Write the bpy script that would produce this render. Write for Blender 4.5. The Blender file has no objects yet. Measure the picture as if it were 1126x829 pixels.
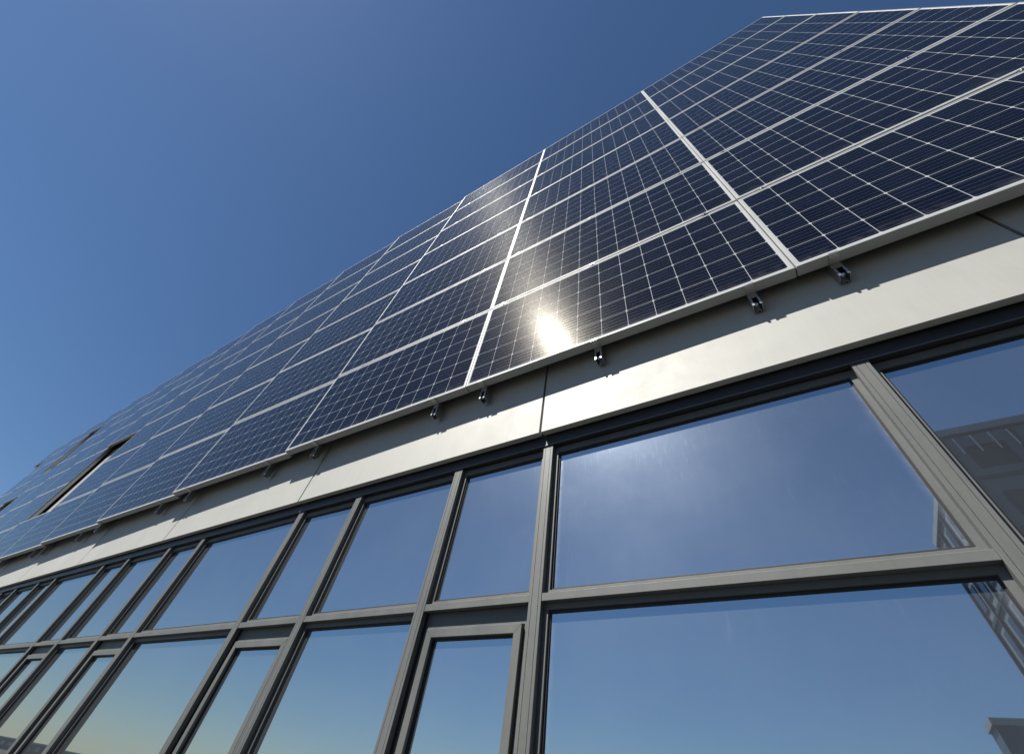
import bpy, bmesh, math, random
from mathutils import Matrix, Vector
random.seed(7)
sc = bpy.context.scene
COL = sc.collection

# ------------------------------------------------------------------ camera
CAMZ = 1.6
F_PX = 447.6
RIGHT = Vector((0.85281899, 0.50420595, 0.13592691))
DOWN = Vector((-0.3097295, 0.69795181, -0.64570187))
FWD = Vector((-0.42043716, 0.50856625, 0.75139402))
cd = bpy.data.cameras.new('camera')
cam = bpy.data.objects.new('camera', cd)
COL.objects.link(cam)
cd.sensor_fit = 'HORIZONTAL'; cd.sensor_width = 36.0
cd.lens = F_PX / 1126 * 36.0
cd.clip_start = 0.02; cd.clip_end = 6000
m = Matrix((RIGHT, -DOWN, -FWD)).transposed().to_4x4()
m.translation = Vector((0, 0, CAMZ))
cam.matrix_world = m
sc.camera = cam

# ------------------------------------------------------------------ sun and sky
g = (RIGHT * (612 - 563) + DOWN * (375 - 414.5) + FWD * F_PX).normalized()   # where the sun glints on the second panel column
nrm = Vector((0.0101, -1, 0)).normalized()
sun_dir = (g - 2 * g.dot(nrm) * nrm).normalized()
elev = math.asin(sun_dir.z)
azim = math.atan2(sun_dir.x, sun_dir.y)
w = bpy.data.worlds.new('World'); sc.world = w; w.use_nodes = True
nt = w.node_tree; nt.nodes.clear()
sky = nt.nodes.new('ShaderNodeTexSky'); sky.sky_type = 'NISHITA'
sky.sun_disc = False
sky.sun_elevation = elev; sky.sun_rotation = azim
sky.altitude = 0; sky.air_density = 1.0; sky.dust_density = 0.12; sky.ozone_density = 5.5
bg = nt.nodes.new('ShaderNodeBackground'); bg.inputs['Strength'].default_value = 0.0505
wo = nt.nodes.new('ShaderNodeOutputWorld')
hs = nt.nodes.new('ShaderNodeHueSaturation'); hs.inputs['Saturation'].default_value = 1.07
nt.links.new(sky.outputs[0], hs.inputs['Color']); nt.links.new(hs.outputs[0], bg.inputs['Color']); nt.links.new(bg.outputs[0], wo.inputs['Surface'])
sd = bpy.data.lights.new('sun', 'SUN'); sd.energy = 5.0; sd.angle = math.radians(0.5); sd.color = (1.0, 0.955, 0.88)
so = bpy.data.objects.new('sun', sd); COL.objects.link(so)
so.rotation_euler = (-sun_dir).to_track_quat('-Z', 'Y').to_euler()
so.location = (0, -5, 20)
sc.view_settings.view_transform = 'Standard'; sc.view_settings.look = 'None'
sc.view_settings.gamma = 1.0; sc.view_settings.use_curve_mapping = False
sc.view_settings.exposure = 0.8

# ------------------------------------------------------------------ node helpers
def mat(name):
    mt = bpy.data.materials.new(name); mt.use_nodes = True
    t = mt.node_tree
    return mt, t, t.nodes['Principled BSDF'], t.nodes['Material Output']

class NB:
    def __init__(s, t): s.t = t
    def n(s, kind, **kw):
        nd = s.t.nodes.new(kind)
        for k, v in kw.items(): setattr(nd, k, v)
        return nd
    def put(s, sock, v):
        if hasattr(v, 'is_output') or isinstance(v, bpy.types.NodeSocket): s.t.links.new(v, sock)
        else: sock.default_value = v
    def m(s, op, a, b=None, c=None):
        nd = s.n('ShaderNodeMath', operation=op)
        s.put(nd.inputs[0], a)
        if b is not None: s.put(nd.inputs[1], b)
        if c is not None: s.put(nd.inputs[2], c)
        return nd.outputs[0]
    def mix(s, f, a, b):
        nd = s.n('ShaderNodeMix', data_type='RGBA')
        s.put(nd.inputs[0], f); s.put(nd.inputs[6], a); s.put(nd.inputs[7], b)
        return nd.outputs[2]
    def noise(s, vec, scale, detail=4, rough=0.55):
        nd = s.n('ShaderNodeTexNoise'); s.t.links.new(vec, nd.inputs['Vector'])
        nd.inputs['Scale'].default_value = scale; nd.inputs['Detail'].default_value = detail
        nd.inputs['Roughness'].default_value = rough
        return nd.outputs[0]
    def ramp(s, v, a, b, va=0.0, vb=1.0):
        nd = s.n('ShaderNodeMapRange'); s.put(nd.inputs[0], v)
        nd.inputs[1].default_value = a; nd.inputs[2].default_value = b
        nd.inputs[3].default_value = va; nd.inputs[4].default_value = vb
        return nd.outputs[0]
    def obj(s):
        return s.n('ShaderNodeTexCoord').outputs['Object']
    def pos(s):
        return s.n('ShaderNodeNewGeometry').outputs['Position']
    def scaled(s, vec, sx, sy, sz):
        nd = s.n('ShaderNodeMapping'); s.t.links.new(vec, nd.inputs[0]); nd.inputs['Scale'].default_value = (sx, sy, sz)
        return nd.outputs[0]
    def sep(s, vec):
        nd = s.n('ShaderNodeSeparateXYZ'); s.t.links.new(vec, nd.inputs[0]); return nd.outputs
    def bump(s, h, strength, dist):
        nd = s.n('ShaderNodeBump'); s.t.links.new(h, nd.inputs['Height'])
        nd.inputs['Strength'].default_value = strength; nd.inputs['Distance'].default_value = dist
        return nd.outputs[0]

def metal(name, col, rough, metallic=1.0, var=0.12, bump=0.0, bscale=300, streak=True):
    mt, t, p, o = mat(name); b = NB(t)
    ps = b.pos()
    n1 = b.noise(b.scaled(ps, 1, 1, 0.25 if streak else 1), 9.0, 6, 0.65)
    n2 = b.noise(ps, 55.0, 4)
    f = b.m('MULTIPLY_ADD', n1, 0.7, b.m('MULTIPLY', n2, 0.3))
    f = b.ramp(f, 0.35, 0.65)
    lo = tuple(c * (1 - var) for c in col) + (1,); hi = tuple(min(1, c * (1 + var)) for c in col) + (1,)
    t.links.new(b.mix(f, lo, hi), p.inputs['Base Color'])
    p.inputs['Metallic'].default_value = metallic
    t.links.new(b.ramp(n1, 0.3, 0.7, rough * 0.85, rough * 1.2), p.inputs['Roughness'])
    if bump:
        t.links.new(b.bump(b.noise(ps, bscale, 3), bump, 0.002), p.inputs['Normal'])
    return mt

M_FRAME = metal('anodised panel frame', (0.33, 0.34, 0.335), 0.55, 0.08, 0.06)
M_RAIL = metal('mill finish aluminium', (0.42, 0.42, 0.41), 0.35, 0.9, 0.12)
M_NUT = metal('zinc nut', (0.75, 0.74, 0.7), 0.3, 1.0, 0.1)
M_MULL = metal('bronze grey powder coat', (0.100, 0.105, 0.101), 0.55, 0.0, 0.10, 0.15, 500)
M_BLACK = metal('black gasket', (0.012, 0.012, 0.013), 0.6, 0.0, 0.2)
M_HEAD = metal('dark grey powder coat', (0.022, 0.023, 0.026), 0.4, 0.0, 0.12)
M_STEEL = metal('grey roof steel', (0.3, 0.32, 0.34), 0.5, 0.3, 0.15)

def cladding_mat():
    mt, t, p, o = mat('silver cladding sheet'); b = NB(t)
    ps = b.pos()
    big = b.noise(ps, 1.3, 5, 0.6)
    fine = b.noise(ps, 160, 4, 0.6)
    str_ = b.noise(b.scaled(ps, 1, 1, 0.12), 24, 5, 0.7)
    f = b.m('ADD', b.m('MULTIPLY', big, 0.55), b.m('ADD', b.m('MULTIPLY', fine, 0.15), b.m('MULTIPLY', str_, 0.3)))
    c = b.mix(b.ramp(f, 0.35, 0.65), (0.35, 0.352, 0.328, 1), (0.41, 0.408, 0.378, 1))
    # thin scuffs and dried dust
    sc_ = b.noise(b.scaled(ps, 5, 5, 1.4), 30, 7, 0.75)
    sm = b.m('MULTIPLY', b.ramp(sc_, 0.60, 0.72), b.ramp(b.noise(ps, 2.1, 2), 0.45, 0.65))
    c = b.mix(b.m('MULTIPLY', sm, 0.5), c, (0.25, 0.245, 0.225, 1))
    t.links.new(c, p.inputs['Base Color'])
    p.inputs['Metallic'].default_value = 0.12
    t.links.new(b.ramp(b.noise(ps, 6, 6, 0.7), 0.3, 0.7, 0.58, 0.68), p.inputs['Roughness'])
    h = b.m('ADD', b.m('MULTIPLY', b.noise(ps, 1.8, 3), 1.0), b.m('MULTIPLY', fine, 0.03))
    t.links.new(b.bump(h, 0.35, 0.006), p.inputs['Normal'])
    return mt
M_CLAD = cladding_mat()

CPX, CPZ = 0.1608, 0.1606       # cell pitch
MW, MH = 1.970, 1.0125          # module size
def cell_mat():
    mt, t, p, o = mat('solar cells under textured glass'); b = NB(t)
    oc = b.obj(); x, y, z = b.sep(oc)
    u = b.m('DIVIDE', b.m('SUBTRACT', x, (MW - 12 * CPX) / 2), CPX)
    v = b.m('DIVIDE', b.m('SUBTRACT', z, (MH - 6 * CPZ) / 2), CPZ)
    du = b.m('ABSOLUTE', b.m('SUBTRACT', b.m('FRACT', b.m('ADD', u, 20.0)), 0.5))
    dv = b.m('ABSOLUTE', b.m('SUBTRACT', b.m('FRACT', b.m('ADD', v, 20.0)), 0.5))
    cu = b.m('LESS_THAN', du, 0.5 - 0.0085)
    cv = b.m('LESS_THAN', dv, 0.5 - 0.0085)
    cc = b.m('LESS_THAN', b.m('ADD', du, dv), 1.0 - 0.062)
    iu = b.m('LESS_THAN', b.m('ABSOLUTE', b.m('SUBTRACT', u, 6.0)), 6.0)
    iv = b.m('LESS_THAN', b.m('ABSOLUTE', b.m('SUBTRACT', v, 3.0)), 3.0)
    cell = b.m('MULTIPLY', b.m('MULTIPLY', cu, cv), b.m('MULTIPLY', cc, b.m('MULTIPLY', iu, iv)))
    # five busbars per cell, running along the panel, and the ribbons bridge the gaps
    bf = b.m('ABSOLUTE', b.m('SUBTRACT', b.m('FRACT', b.m('MULTIPLY', b.m('ADD', v, 20.0), 5.0)), 0.5))
    bus = b.m('MULTIPLY', b.m('LESS_THAN', bf, 0.0195), b.m('MULTIPLY', iu, iv))
    # each cell a hair different in tone
    wn = b.n('ShaderNodeTexWhiteNoise', noise_dimensions='3D')
    cx = b.n('ShaderNodeCombineXYZ')
    t.links.new(b.m('FLOOR', u), cx.inputs[0]); t.links.new(b.m('FLOOR', v), cx.inputs[1])
    oi = b.n('ShaderNodeObjectInfo'); t.links.new(b.m('MULTIPLY', oi.outputs['Random'], 91.0), cx.inputs[2])
    t.links.new(cx.outputs[0], wn.inputs['Vector'])
    cellc = b.mix(wn.outputs['Value'], (0.0018, 0.0028, 0.0085, 1), (0.0034, 0.0046, 0.0135, 1))
    dust = b.m('MULTIPLY', b.ramp(b.noise(b.pos(), 3.5, 7, 0.7), 0.4, 0.75, 0.0, 0.012), b.m('ADD', 0.4, b.m('MULTIPLY', oi.outputs['Random'], 1.2)))
    # a little dirt gathers along the lower edge of each module
    low = b.m('MULTIPLY', b.ramp(z, 0.012, 0.10, 1.0, 0.0), b.ramp(b.noise(b.pos(), 14, 5), 0.4, 0.7, 0.0, 0.12))
    base = b.mix(cell, (0.42, 0.44, 0.45, 1), cellc)
    base = b.mix(b.m('MULTIPLY', bus, cell), base, (0.10, 0.105, 0.115, 1))
    base = b.mix(b.m('ADD', dust, low), base, (0.35, 0.33, 0.29, 1))
    t.links.new(base, p.inputs['Base Color'])
    p.inputs['IOR'].default_value = 1.27
    rn = b.noise(b.scaled(oc, 1, 1, 1), 500.0, 2, 0.5)
    p.inputs['Roughness'].default_value = 0.034
    hl = b.n('ShaderNodeBsdfGlossy'); hl.inputs['Roughness'].default_value = 0.22; hl.inputs['Color'].default_value = (1, 0.95, 0.85, 1)
    mh = b.n('ShaderNodeMixShader'); t.links.new(b.ramp(rn, 0.35, 0.65, 0.0, 0.006), mh.inputs[0])
    t.links.new(p.outputs[0], mh.inputs[1]); t.links.new(hl.outputs[0], mh.inputs[2])
    # light scattered by the ribbons and grid fingers: stretched across them
    an = b.n('ShaderNodeBsdfAnisotropic')
    an.inputs['Color'].default_value = (0.9, 0.88, 0.82, 1)
    an.inputs['Roughness'].default_value = 0.6
    an.inputs['Anisotropy'].default_value = ANISO
    tv = b.n('ShaderNodeCombineXYZ'); tv.inputs[0].default_value = 1.0
    t.links.new(tv.outputs[0], an.inputs['Tangent'])
    ms = b.n('ShaderNodeMixShader')
    fac = b.m('MAXIMUM', b.m('MULTIPLY', cell, 0.0075), b.m('MULTIPLY', b.m('MULTIPLY', bus, cell), 0.30))
    t.links.new(fac, ms.inputs[0]); t.links.new(mh.outputs[0], ms.inputs[1]); t.links.new(an.outputs[0], ms.inputs[2])
    t.links.new(ms.outputs[0], o.inputs['Surface'])
    return mt
ANISO = 0.75
M_CELL = cell_mat()

def glass_mat():
    mt, t, p, o = mat('sun control window glass'); b = NB(t)
    ps = b.pos(); gen = b.n('ShaderNodeTexCoord').outputs['Generated']
    gx, gy, gz = b.sep(gen)
    wav = b.noise(ps, 0.9, 2, 0.4)
    nb = b.bump(wav, 0.12, 0.004)
    gl = b.n('ShaderNodeBsdfGlossy'); gl.inputs['Color'].default_value = (0.50, 0.56, 0.59, 1); gl.inputs['Roughness'].default_value = 0.012
    t.links.new(nb, gl.inputs['Normal'])
    p.inputs['Base Color'].default_value = (0.02, 0.026, 0.032, 1)
    p.inputs['Roughness'].default_value = 0.03; p.inputs['IOR'].default_value = 1.5
    m1 = b.n('ShaderNodeMixShader'); m1.inputs[0].default_value = 0.86
    t.links.new(p.outputs[0], m1.inputs[1]); t.links.new(gl.outputs[0], m1.inputs[2])
    # film of dust: broad sheen plus a trace of grey
    hz = b.n('ShaderNodeBsdfGlossy'); hz.inputs['Color'].default_value = (0.55, 0.64, 0.78, 1); hz.inputs['Roughness'].default_value = 0.36
    df = b.n('ShaderNodeBsdfDiffuse'); df.inputs['Color'].default_value = (0.42, 0.43, 0.43, 1)
    md = b.n('ShaderNodeMixShader'); md.inputs[0].default_value = 0.45
    t.links.new(hz.outputs[0], md.inputs[1]); t.links.new(df.outputs[0], md.inputs[2])
    streak = b.ramp(b.noise(b.scaled(ps, 1, 1, 0.10), 26, 6, 0.7), 0.38, 0.75)
    blot = b.ramp(b.noise(ps, 2.2, 6, 0.65), 0.38, 0.72)
    spk = b.ramp(b.noise(ps, 210, 2, 0.5), 0.66, 0.74)
    ex = b.m('ABSOLUTE', b.m('SUBTRACT', gx, 0.5)); ez = b.m('ABSOLUTE', b.m('SUBTRACT', gz, 0.5))
    edge = b.m('MAXIMUM', b.ramp(ex, 0.476, 0.5), b.ramp(ez, 0.476, 0.5))
    edge = b.m('MULTIPLY', b.m('POWER', edge, 1.6), b.ramp(b.noise(ps, 30, 5), 0.3, 0.7, 0.35, 1.0))
    f = b.m('ADD', b.m('ADD', b.m('MULTIPLY', b.m('MULTIPLY', streak, blot), 0.014), b.m('MULTIPLY', blot, 0.035)), 0.085)
    f = b.m('ADD', f, b.m('MULTIPLY', spk, 0.05))
    # fine wipe marks and dried drips running down from the top edge
    drip = b.m('MULTIPLY', b.ramp(b.noise(b.scaled(ps, 1, 1, 0.08), 90, 4, 0.7), 0.56, 0.70), b.ramp(b.noise(b.scaled(ps, 1, 1, 0.5), 5, 3), 0.45, 0.65))
    f = b.m('ADD', f, b.m('MULTIPLY', drip, 0.05))
    f = b.m('ADD', f, b.m('MULTIPLY', edge, 0.30))
    m2 = b.n('ShaderNodeMixShader'); t.links.new(f, m2.inputs[0])
    t.links.new(m1.outputs[0], m2.inputs[1]); t.links.new(md.outputs[0], m2.inputs[2])
    t.links.new(m2.outputs[0], o.inputs['Surface'])
    return mt
M_GLASS = glass_mat()

def plain(name, c1, c2, rough, scale, metallic=0.0):
    mt, t, p, o = mat(name); b = NB(t)
    n = b.noise(b.pos(), scale, 7, 0.6)
    t.links.new(b.mix(b.ramp(n, 0.35, 0.65), c1 + (1,), c2 + (1,)), p.inputs['Base Color'])
    p.inputs['Roughness'].default_value = rough; p.inputs['Metallic'].default_value = metallic
    return mt
M_PAVE = plain('asphalt paving', (0.026, 0.027, 0.028), (0.040, 0.040, 0.040), 0.9, 0.8)
M_CONC = plain('grey precast wall', (0.11, 0.145, 0.18), (0.15, 0.19, 0.23), 0.8, 0.5)
M_BLUEW = plain('dark blue metal wall', (0.035, 0.06, 0.11), (0.05, 0.08, 0.14), 0.5, 0.6)
M_DKGL = plain('dark window', (0.015, 0.02, 0.025), (0.025, 0.03, 0.035), 0.1, 0.5)
M_FIN = plain('white fin', (0.7, 0.7, 0.7), (0.8, 0.8, 0.8), 0.5, 2.0)

# ------------------------------------------------------------------ mesh helpers
def empty(name, loc, label, cat, group=None, rz=0.0):
    o = bpy.data.objects.new(name, None); COL.objects.link(o)
    o.empty_display_size = 0.2
    o.location = loc; o.rotation_euler = (0, 0, rz)
    o['label'] = label; o['category'] = cat
    if group: o['group'] = group
    return o
def obj(name, bm, material, parent=None, loc=(0, 0, 0)):
    me = bpy.data.meshes.new(name); bmesh.ops.recalc_face_normals(bm, faces=bm.faces); bm.to_mesh(me); bm.free()
    me.materials.append(material)
    o = bpy.data.objects.new(name, me); COL.objects.link(o)
    o.location = loc
    if parent: o.parent = parent
    return o
def add_box(bm, x0, x1, y0, y1, z0, z1):
    vs = [bm.verts.new((x, y, z)) for z in (z0, z1) for y in (y0, y1) for x in (x0, x1)]
    for f in ((0, 1, 3, 2), (4, 6, 7, 5), (0, 4, 5, 1), (2, 3, 7, 6), (0, 2, 6, 4), (1, 5, 7, 3)):
        bm.faces.new([vs[i] for i in f])
    return vs
def box(x0, x1, y0, y1, z0, z1, bev=0.0):
    bm = bmesh.new(); add_box(bm, x0, x1, y0, y1, z0, z1)
    if bev:
        bmesh.ops.recalc_face_normals(bm, faces=bm.faces)
        bmesh.ops.bevel(bm, geom=list(bm.edges), offset=bev, segments=1, affect='EDGES')
    return bm
def add_ring(bm, x0, x1, z0, z1, wx, wz, y0, y1):
    def loop(a0, a1, c0, c1, y): return [bm.verts.new((a0, y, c0)), bm.verts.new((a1, y, c0)), bm.verts.new((a1, y, c1)), bm.verts.new((a0, y, c1))]
    of, inf = loop(x0, x1, z0, z1, y0), loop(x0 + wx, x1 - wx, z0 + wz, z1 - wz, y0)
    ob, inb = loop(x0, x1, z0, z1, y1), loop(x0 + wx, x1 - wx, z0 + wz, z1 - wz, y1)
    for i in range(4):
        j = (i + 1) % 4
        bm.faces.new((of[i], of[j], inf[j], inf[i])); bm.faces.new((ob[j], ob[i], inb[i], inb[j]))
        bm.faces.new((of[j], of[i], ob[i], ob[j])); bm.faces.new((inf[i], inf[j], inb[j], inb[i]))
def ring(x0, x1, z0, z1, wx, wz, y0, y1, bev=0.0):
    bm = bmesh.new(); add_ring(bm, x0, x1, z0, z1, wx, wz, y0, y1)
    if bev:
        bmesh.ops.recalc_face_normals(bm, faces=bm.faces)
        es = [e for e in bm.edges if all(abs(v.co.y - y0) < 1e-6 for v in e.verts) and (abs(e.verts[0].co.x - e.verts[1].co.x) < 1e-6 or abs(e.verts[0].co.z - e.verts[1].co.z) < 1e-6)]
        bmesh.ops.bevel(bm, geom=es, offset=bev, segments=1, affect='EDGES')
    return bm
def extrude_profile(pts, a0, a1, axis):
    """closed profile of (p, y) points, swept along z (axis='z', p is x) or along x (axis='x', p is z)"""
    bm = bmesh.new()
    mk = (lambda p, y, a: (p, y, a)) if axis == 'z' else (lambda p, y, a: (a, y, p))
    A = [bm.verts.new(mk(p, y, a0)) for p, y in pts]; B = [bm.verts.new(mk(p, y, a1)) for p, y in pts]
    n = len(pts)
    for i in range(n):
        bm.faces.new((A[i], A[(i + 1) % n], B[(i + 1) % n], B[i]))
    bm.faces.new(A); bm.faces.new(list(reversed(B)))
    return bm

# ------------------------------------------------------------------ ground
gb = bmesh.new()
for v in ((-1500, -2500, 0), (1500, -2500, 0), (1500, 1500, 0), (-1500, 1500, 0)): gb.verts.new(v)
gb.faces.new(gb.verts)
go = obj('ground', gb, M_PAVE); go['kind'] = 'structure'

# ------------------------------------------------------------------ the building with its glazing
KS = 1.0047
def S(v): return v * KS
def H(v): return v * KS + CAMZ                     # height above the camera -> world z
YC, YM, YF, YG = S(1.433), S(1.483), S(1.508), S(1.526)   # cladding, mullion caps, frames, glass
bld = empty('office_building', (0, YC, 0), 'long office building with grey framed ribbon windows under silver sheet cladding', 'building')
def B(name, bm, mt, parent=None):
    """part given in world coordinates, parented to the building"""
    o = obj(name, bm, mt, parent or bld)
    o.location = (0, -YC, 0) if parent is None else (0, 0, 0)
    return o
XL, XR = -27.75, 2.66
# core wall behind everything
B('wall', box(XL, XR, YC + 0.16, YC + 12.0, 0.0, 9.35 + CAMZ), M_HEAD)
# mullion positions, repeating bays: fixed wide, casement, fixed, casement
base = [0.5155, -0.875, -1.481, -2.348]
seq = [-1.3905, -0.606, -0.867, -0.624]
xs = []
x = 0.5155; i = 0
while x > XL / KS: xs.append((x, i)); x += seq[i % 4]; i += 1
x = 0.5155; i = -1
right = []
while x < 1.5:
    x -= seq[i % 4]; right.append((x, i)); i -= 1
xs = sorted(right + xs, key=lambda a: -a[0])       # from right to left, each with index of the bay to its left
ZB, ZT = -0.62, 1.446
TR0, TR1 = 0.6495, 0.680
def mull_profile(c, hw, y0, y1, gv=(0.38,)):
    """cap with two fine grooves and slightly eased edges"""
    e = 0.0012; gd = 0.003; gw = 0.0009
    pts = [(c - hw, y1), (c - hw, y0 + e), (c - hw + e, y0)]
    for s in (-1, 1):
        gx = c + s * hw * 0.52
        pts += [(gx - gw, y0), (gx - gw, y0 + gd), (gx + gw, y0 + gd), (gx + gw, y0)]
    pts += [(c + hw - e, y0), (c + hw, y0 + e), (c + hw, y1)]
    return pts
zw0 = H(ZB)
for x, k in xs:
    c = S(x)
    bm = extrude_profile(mull_profile(c, 0.0285, YM, YF + 0.001), zw0, H(ZT) - 0.0005, 'z')
    o = B('mullion', bm, M_MULL)
    # glazing bar body behind the cap
    b2 = box(c - 0.034, c + 0.034, YF + 0.003, YC + 0.158, zw0, H(1.404))
    o2 = obj('mullion_body', b2, M_HEAD, o)
# header above the glazing, sill under it
hd = extrude_profile([(H(ZT), YM - 0.004), (H(1.60), YM - 0.004), (H(1.60), YC + 0.158), (H(1.40), YC + 0.158), (H(1.40), YG + 0.014), (H(ZT) , YG + 0.014)], XL + 0.1, XR, 'x')
B('header', hd, M_HEAD)
B('header_lip', box(XL + 0.1, XR, YM - 0.007, YM - 0.0045, H(ZT) - 0.002, H(ZT) + 0.003), M_MULL)
B('sill', box(XL + 0.1, XR, YM - 0.03, YC + 0.158, zw0 - 0.06, zw0 - 0.002, 0.003), M_MULL)
B('spandrel', box(XL + 0.1, XR, YC, YC + 0.158, 0.05, zw0 - 0.062), M_CLAD)

def pane(x0, x1, z0, z1, y, parent):
    bm = box(x0, x1, y, y + 0.006, z0, z1)
    tilt = random.uniform(-0.0035, 0.0035), random.uniform(-0.0035, 0.0035)   # panes are never perfectly plane with one another
    cx, cz = (x0 + x1) / 2, (z0 + z1) / 2
    for v in bm.verts: v.co.y += (v.co.x - cx) * tilt[0] + (v.co.z - cz) * tilt[1]
    return obj('pane', bm, M_GLASS, parent)
for (xa, k), (xb, _) in zip(xs[:-1], xs[1:]):      # bay between xa (right) and xb (left)
    x1, x0 = S(xa) - 0.0295, S(xb) + 0.0295
    casement = (k % 4) in (1, 3)
    # transom cap of this bay
    e = 0.0015
    tp = [(H(TR0), YF + 0.001), (H(TR0), YM + 0.002 + e), (H(TR0) + e, YM + 0.002), (H(TR1) - e, YM + 0.002), (H(TR1), YM + 0.002 + e), (H(TR1), YF + 0.001)]
    B('transom', extrude_profile(tp, x0, x1, 'x'), M_MULL)
    # upper light
    fz1 = H(1.443)
    zmid = H(0.664)
    f = B('window', ring(x0 - 0.002, x1 + 0.002, zmid, fz1, 0.0215, 0.036, YF + 0.002, YG + 0.012, 0.0008), M_MULL)
    gk = obj('gasket', ring(x0 + 0.0197, x1 - 0.0197, zmid + 0.0362, fz1 - 0.0362, 0.0065, 0.0095, YG - 0.006, YG + 0.004), M_BLACK, f)
    pane(x0 + 0.0215, x1 - 0.0215, zmid + 0.038, fz1 - 0.038, YG, f)
    # lower light
    if not casement:
        f = B('window', ring(x0 - 0.002, x1 + 0.002, zw0, zmid - 0.001, 0.0215, 0.036, YF + 0.002, YG + 0.012, 0.0008), M_MULL)
        obj('gasket', ring(x0 + 0.0197, x1 - 0.0197, zw0 + 0.0362, zmid - 0.0372, 0.0065, 0.0095, YG - 0.006, YG + 0.004), M_BLACK, f)
        pane(x0 + 0.0215, x1 - 0.0215, zw0 + 0.038, zmid - 0.039, YG, f)
    else:
        f = B('casement_window', ring(x0 - 0.002, x1 + 0.002, zw0, zmid - 0.001, 0.030, 0.078, YF + 0.012, YG + 0.03, 0.0008), M_MULL)
        sx0, sx1, sz0, sz1 = x0 + 0.0315, x1 - 0.0315, zw0 + 0.081, zmid - 0.0825
        sa = obj('sash', ring(sx0, sx1, sz0, sz1, 0.0345, 0.0345, YF - 0.006, YG + 0.012, 0.0015), M_MULL, f)
        obj('gasket', ring(sx0 + 0.0332, sx1 - 0.0332, sz0 + 0.0332, sz1 - 0.0332, 0.0065, 0.009, YG - 0.008, YG + 0.004), M_BLACK, f)
        for cx_, cz_, dx_, dz_ in ((sx0, sz1, 1, -1), (sx1, sz1, -1, -1), (sx0, sz0, 1, 1), (sx1, sz0, -1, 1)):
            mj = bmesh.new(); q = 0.0005; L_ = 0.0335; yy = YF - 0.0063
            a = [(cx_ + dx_ * .002 - q, cz_ + dz_ * .002), (cx_ + dx_ * .002 + q, cz_ + dz_ * .002), (cx_ + dx_ * L_ + q, cz_ + dz_ * L_), (cx_ + dx_ * L_ - q, cz_ + dz_ * L_)]
            v1 = [mj.verts.new((p_[0], yy, p_[1])) for p_ in a]; v2 = [mj.verts.new((p_[0], yy + .001, p_[1])) for p_ in a]
            mj.faces.new(v1); mj.faces.new(v2)
            for i_ in range(4): mj.faces.new((v1[i_], v1[(i_ + 1) % 4], v2[(i_ + 1) % 4], v2[i_]))
            obj('mitre_joint', mj, M_BLACK, f)
        pane(sx0 + 0.035, sx1 - 0.035, sz0 + 0.035, sz1 - 0.035, YG, f)

# cladding sheets, 2.12 m wide, in five lifts, each a folded tray with a reveal between neighbours
joints = [S(-0.907) + n * S(2.117) for n in range(-13, 4)]
edges = [max(XL + 0.02, j) for j in joints]
lifts = [1.512, 3.10, 4.68, 6.26, 7.84, 9.42]
for li in range(5):
    za, zb = H(lifts[li]), H(lifts[li + 1]) - 0.012
    for j0, j1 in zip(joints[:-1], joints[1:]):
        x0, x1 = max(j0 + 0.007, XL), min(j1 - 0.007, XR)
        if x1 - x0 < 0.2: continue
        bm = box(x0, x1, YC, YC + 0.035, za, zb, 0.0012)
        B('cladding_sheet', bm, M_CLAD)
B('backing_sheet', box(XL + 0.1, XR - 0.1, YC + 0.05, YC + 0.157, H(1.602), H(9.4)), M_MULL)
B('roof_coping', box(XL - 0.03, XR + 0.03, YC + 0.045, YC + 12.05, H(9.42), H(9.48)), M_STEEL)

# ------------------------------------------------------------------ solar panels
PX, PZ = 1.976, 1.0295
X0, Z0 = 0.2570 * PX, 1.01536 * PX
def depths(k):
    if k == 0: return 1.3235, 1.3240
    if k == -1: return 1.3045, 1.3245
    if k == -2: return 1.2800, 1.3060
    return 1.2710, 1.3090
FD = 0.056
fr_bm = ring(0, MW, 0, MH, 0.0150, 0.0120, 0, FD, 0.0010)
FR_ME = None
ordn = ['lowest', 'second', 'third', 'fourth', 'fifth', 'sixth', 'topmost']
colw = ['first', 'second', 'third', 'fourth', 'fifth', 'sixth', 'seventh', 'eighth', 'ninth', 'tenth', 'eleventh', 'twelfth', 'thirteenth', 'fourteenth']
def label_for(k, j):
    row = ordn[j] + (' panel' if j in (0, 6) else ' panel up')
    if k == 0: return '%s of the column right of the wide silver joint, dark blue cells' % row
    return '%s in the %s column left of the wide silver joint' % (row, colw[-k - 1])
holes = {(-7, 1), (-7, 2), (-11, 1), (-11, 2), (-11, 4), (-11, 5)}
for j in range(0, 6): holes.add((-14, j))
proto = None
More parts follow.
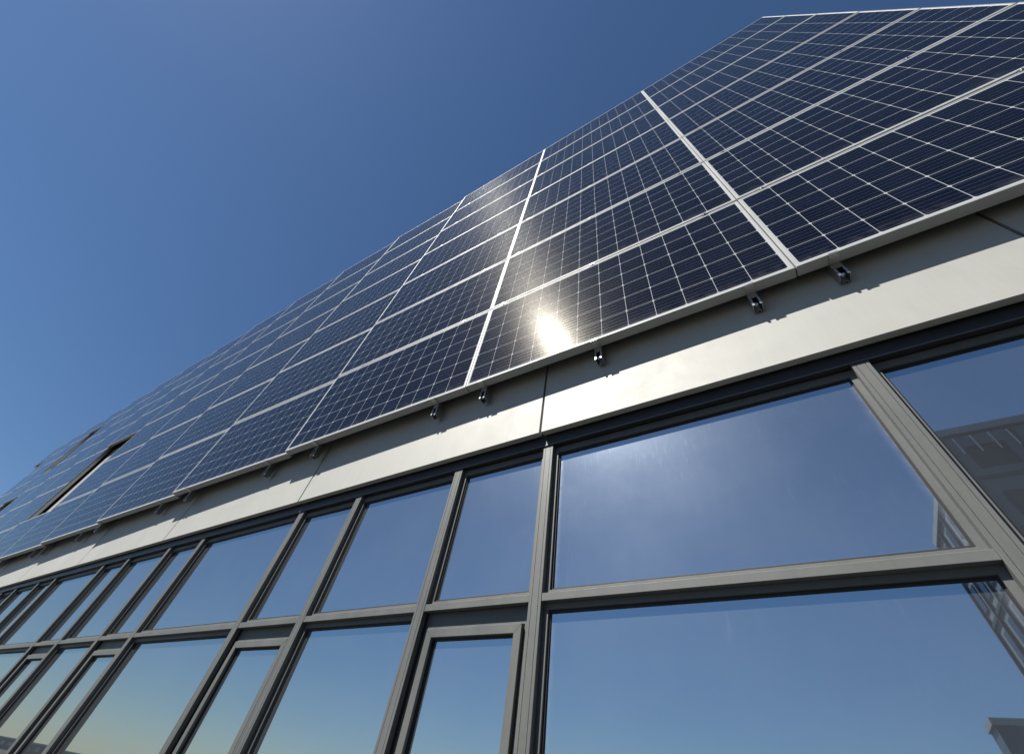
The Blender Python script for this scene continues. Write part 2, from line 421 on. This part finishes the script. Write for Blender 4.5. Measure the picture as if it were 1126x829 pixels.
for k in range(0, -15, -1):
    dl, dr = depths(k)
    rz = math.atan2(dr - dl, PX)
    for j in range(7):
        if (k, j) in holes: continue
        loc = (X0 + k * PX + 0.003, dl, CAMZ + Z0 + j * PZ + 0.005)
        if proto is None:
            proto = empty('solar_panel', loc, label_for(k, j), 'solar panel', 'solar panels mounted in columns on the facade', rz)
            f = obj('frame', fr_bm, M_FRAME, proto)
            cs = obj('cell_glass', box(0.0151, MW - 0.0151, 0.0012, 0.0065, 0.0121, MH - 0.0121), M_CELL, proto)
            # frame screws at the corners of the underside
            jb = obj('junction_box', box(MW / 2 - 0.06, MW / 2 + 0.06, 0.0075, 0.027, MH - 0.16, MH - 0.05, 0.003), M_BLACK, proto)
            kids = [f, cs, jb]
        else:
            r = proto.copy(); COL.objects.link(r)
            # real installations are never dead true
            r.location = (loc[0] + random.uniform(-.0008, .0008), loc[1] + random.uniform(-.0012, .0012), loc[2] + random.uniform(-.0008, .0008))
            r.rotation_euler = (random.uniform(-.0012, .0012), 0, rz + random.uniform(-.0006, .0006))
            r['label'] = label_for(k, j)
            for c0 in kids:
                c = c0.copy(); COL.objects.link(c); c.parent = r

# ------------------------------------------------------------------ mounting rails with clamps
railx = [0.66, 0.300, -0.530, -1.345, -1.760, -3.06, -3.76, -5.12, -5.80, -7.35, -8.00, -9.38, -9.80,
         -11.30, -12.10, -13.30, -14.05, -15.3, -16.0, -17.2, -18.0, -19.2, -19.95, -21.2, -21.9, -23.1, -23.9, -25.1, -25.9, -26.9, 1.9]
def rail_label(i, k):
    side = []
    if k == 0: base_ = 'under the column right of the wide silver joint'
    else: base_ = 'under the %s panel column left of the wide joint' % colw[-k - 1]
    return base_
percol = {}
for x in railx: percol.setdefault(math.floor((x - X0) / PX), []).append(x)
for k, L in percol.items():
    L.sort()
    dl, dr = depths(max(k, -14))
    for n, x in enumerate(L):
        which = '' if len(L) == 1 else ('left ' if n == 0 else ('right ' if n == len(L) - 1 else 'middle '))
        fr = (x - (X0 + k * PX)) / PX
        yf = dl + (dr - dl) * fr                   # local panel front
        yb = yf + FD + 0.001
        y1 = min(yb + 0.054, YC - 0.004)
        zb = CAMZ + Z0 - 0.102; zt = CAMZ + Z0 + 7 * PZ - 0.03
        z_from = zb if k > -14 else CAMZ + Z0 + 6 * PZ - 0.05
        r = empty('mounting_rail', (x, yb, z_from), '%saluminium rail end with clamp %s' % (which, rail_label(n, k)), 'mounting rail', 'aluminium rails holding the solar panels')
        # open channel section: C profile swept up the wall
        d = y1 - yb; hw = 0.0215; tk = 0.0028; ln = zt - z_from
        prof = [(-hw, 0), (-hw, d), (-0.009, d), (-0.009, d - 0.010), (0.009, d - 0.010), (0.009, d), (hw, d), (hw, 0), (hw - 0.010, 0), (hw - 0.010, tk), (hw - tk, tk), (hw - tk, d - tk), (0.009 + tk, d - tk), (0.009 + tk, d - 0.010 - tk), (-0.009 - tk, d - 0.010 - tk), (-0.009 - tk, d - tk), (-hw + tk, d - tk), (-hw + tk, tk), (-hw + 0.010, tk), (-hw + 0.010, 0)]
        obj('channel', extrude_profile(prof, 0, ln, 'z'), M_RAIL, r)
        # end clamp: hooks over the lip of the frame and runs back under it to the rail
        if k > -14:
            zf = CAMZ + Z0 + 0.004 - z_from            # underside of the frame in local height
            f0 = -(FD + 0.001)
            cb = bmesh.new()
            add_box(cb, -0.020, 0.020, f0 - 0.0035, 0.004, zf - 0.0045, zf - 0.0008)
            add_box(cb, -0.020, 0.020, f0 - 0.0038, f0 - 0.0006, zf - 0.0008, zf + 0.0055)
            add_box(cb, -0.020, 0.020, -0.0005, 0.0035, zf - 0.040, zf - 0.0045)
            ec = obj('end_clamp', cb, M_RAIL, r)
            nb_ = bmesh.new()
            bmesh.ops.create_cone(nb_, cap_ends=True, segments=6, radius1=0.0085, radius2=0.0085, depth=0.009,
                                  matrix=Matrix.Translation((-0.003, 0.012, 0.014)) @ Matrix.Rotation(math.pi / 2, 4, 'X'))
            obj('bolt', nb_, M_NUT, ec)
        # mid clamps between the rows
        for j in range(1, 7):
            zz = CAMZ + Z0 + j * PZ - 0.002 - z_from
            if zz < 0.1: continue
            if (k, j) in holes and (k, j - 1) in holes: continue
            mb = bmesh.new(); f0 = -(FD + 0.001)
            add_box(mb, -0.020, 0.020, f0 - 0.0030, f0 - 0.0006, zz - 0.011, zz + 0.011)
            bmesh.ops.create_cone(mb, cap_ends=True, segments=10, radius1=0.0055, radius2=0.0055, depth=0.006,
                                  matrix=Matrix.Translation((0, f0 - 0.0055, zz)) @ Matrix.Rotation(math.pi / 2, 4, 'X'))
            obj('mid_clamp', mb, M_RAIL, r)

# ------------------------------------------------------------------ buildings across the square, seen mirrored in the panes, plus an unseen one added to block sky fill
def facade_building(name, label, x0, x1, y0, y1, h, wallm, cols, rows, ww, wh, zst, grid=False, fins=0):
    r = empty(name, ((x0 + x1) / 2, y0, 0), label, 'building')
    ox = (x0 + x1) / 2
    obj('wall', box(x0 - ox, x1 - ox, y1 - y0, 0, 0, h), wallm, r)
    obj('roof', box(x0 - ox - .15, x1 - ox + .15, y1 - y0 - .15, .15, h + .002, h + .4), M_STEEL, r)
    px = (x1 - x0) / cols; pz = (h - zst) / rows
    for i in range(cols):
        for j in range(rows):
            cx = x0 - ox + px * (i + .5); cz = zst + pz * (j + .45)
            f = obj('window', ring(cx - ww / 2, cx + ww / 2, cz - wh / 2, cz + wh / 2, .06, .06, 0.003, 0.06), M_HEAD, r)
            obj('pane', box(cx - ww / 2 + .06, cx + ww / 2 - .06, 0.004, 0.02, cz - wh / 2 + .06, cz + wh / 2 - .06), M_DKGL, f)
    if grid:
        gbm = bmesh.new(); dy = y1 - y0; ns = 6; ps_ = dy / ns
        for j in range(rows + 1):
            add_box(gbm, x0 - ox, x1 - ox, 0.002, 0.10, zst + pz * j - .09, zst + pz * j + .09)
            add_box(gbm, x0 - ox - .10, x0 - ox - .002, dy, 0, zst + pz * j - .09, zst + pz * j + .09)
        for i in range(cols + 1):
            xx = x0 - ox + px * i
            add_box(gbm, xx - .07, xx + .07, 0.002, 0.14, zst, h - .1)
        for i in range(ns + 1):
            yy = ps_ * i
            add_box(gbm, x0 - ox - .14, x0 - ox - .002, yy - .07, yy + .07, zst, h - .1)
            for j in range(rows):
                if i == ns: continue
                cy = ps_ * (i + .32 + .3 * (j % 2)); cz = zst + pz * (j + .5)
                f = obj('window', box(x0 - ox - .05, x0 - ox - .003, cy - .45, cy + .45, cz - .7, cz + .7), M_HEAD, r)
                obj('pane', box(x0 - ox - .06, x0 - ox - .051, cy - .4, cy + .4, cz - .65, cz + .65), M_DKGL, f)
        obj('facade_grid', gbm, M_HEAD, r)
    for i in range(fins):
        xx = x0 - ox + (x1 - x0) * (i + .5) / fins
        obj('fin', box(xx - .022, xx + .022, .16, .24, h - 1.3, h - .3), M_FIN, r)
    return r
facade_building('office_block', 'tall grey office block with dark window grid and roof fins mirrored at right', 9.4, 30.0, -22.0, -34.0, 19.0, M_CONC, 8, 7, 1.5, 1.3, 0.6, grid=True, fins=30)
facade_building('workshop', 'dark blue metal workshop mirrored low in the right pane', 8.9, 24.0, -45.0, -47.5, 11.5, M_BLUEW, 5, 3, .8, .9, 1.0)
facade_building('fill_blocking_building', 'unseen building added beyond the grey office block to cut sky fill from the right', 34.0, 120.0, -20.0, -34.0, 24.0, M_CONC, 12, 6, 2.4, 1.5, 1.0)  # out of view; added to darken the shaded wall by blocking low sky
facade_building('warehouse', 'long low warehouse on the horizon mirrored in the lowest left panes', -330.0, -150.0, -75.0, -120.0, 2.9, M_CONC, 20, 1, 4.0, 1.2, 0.6)
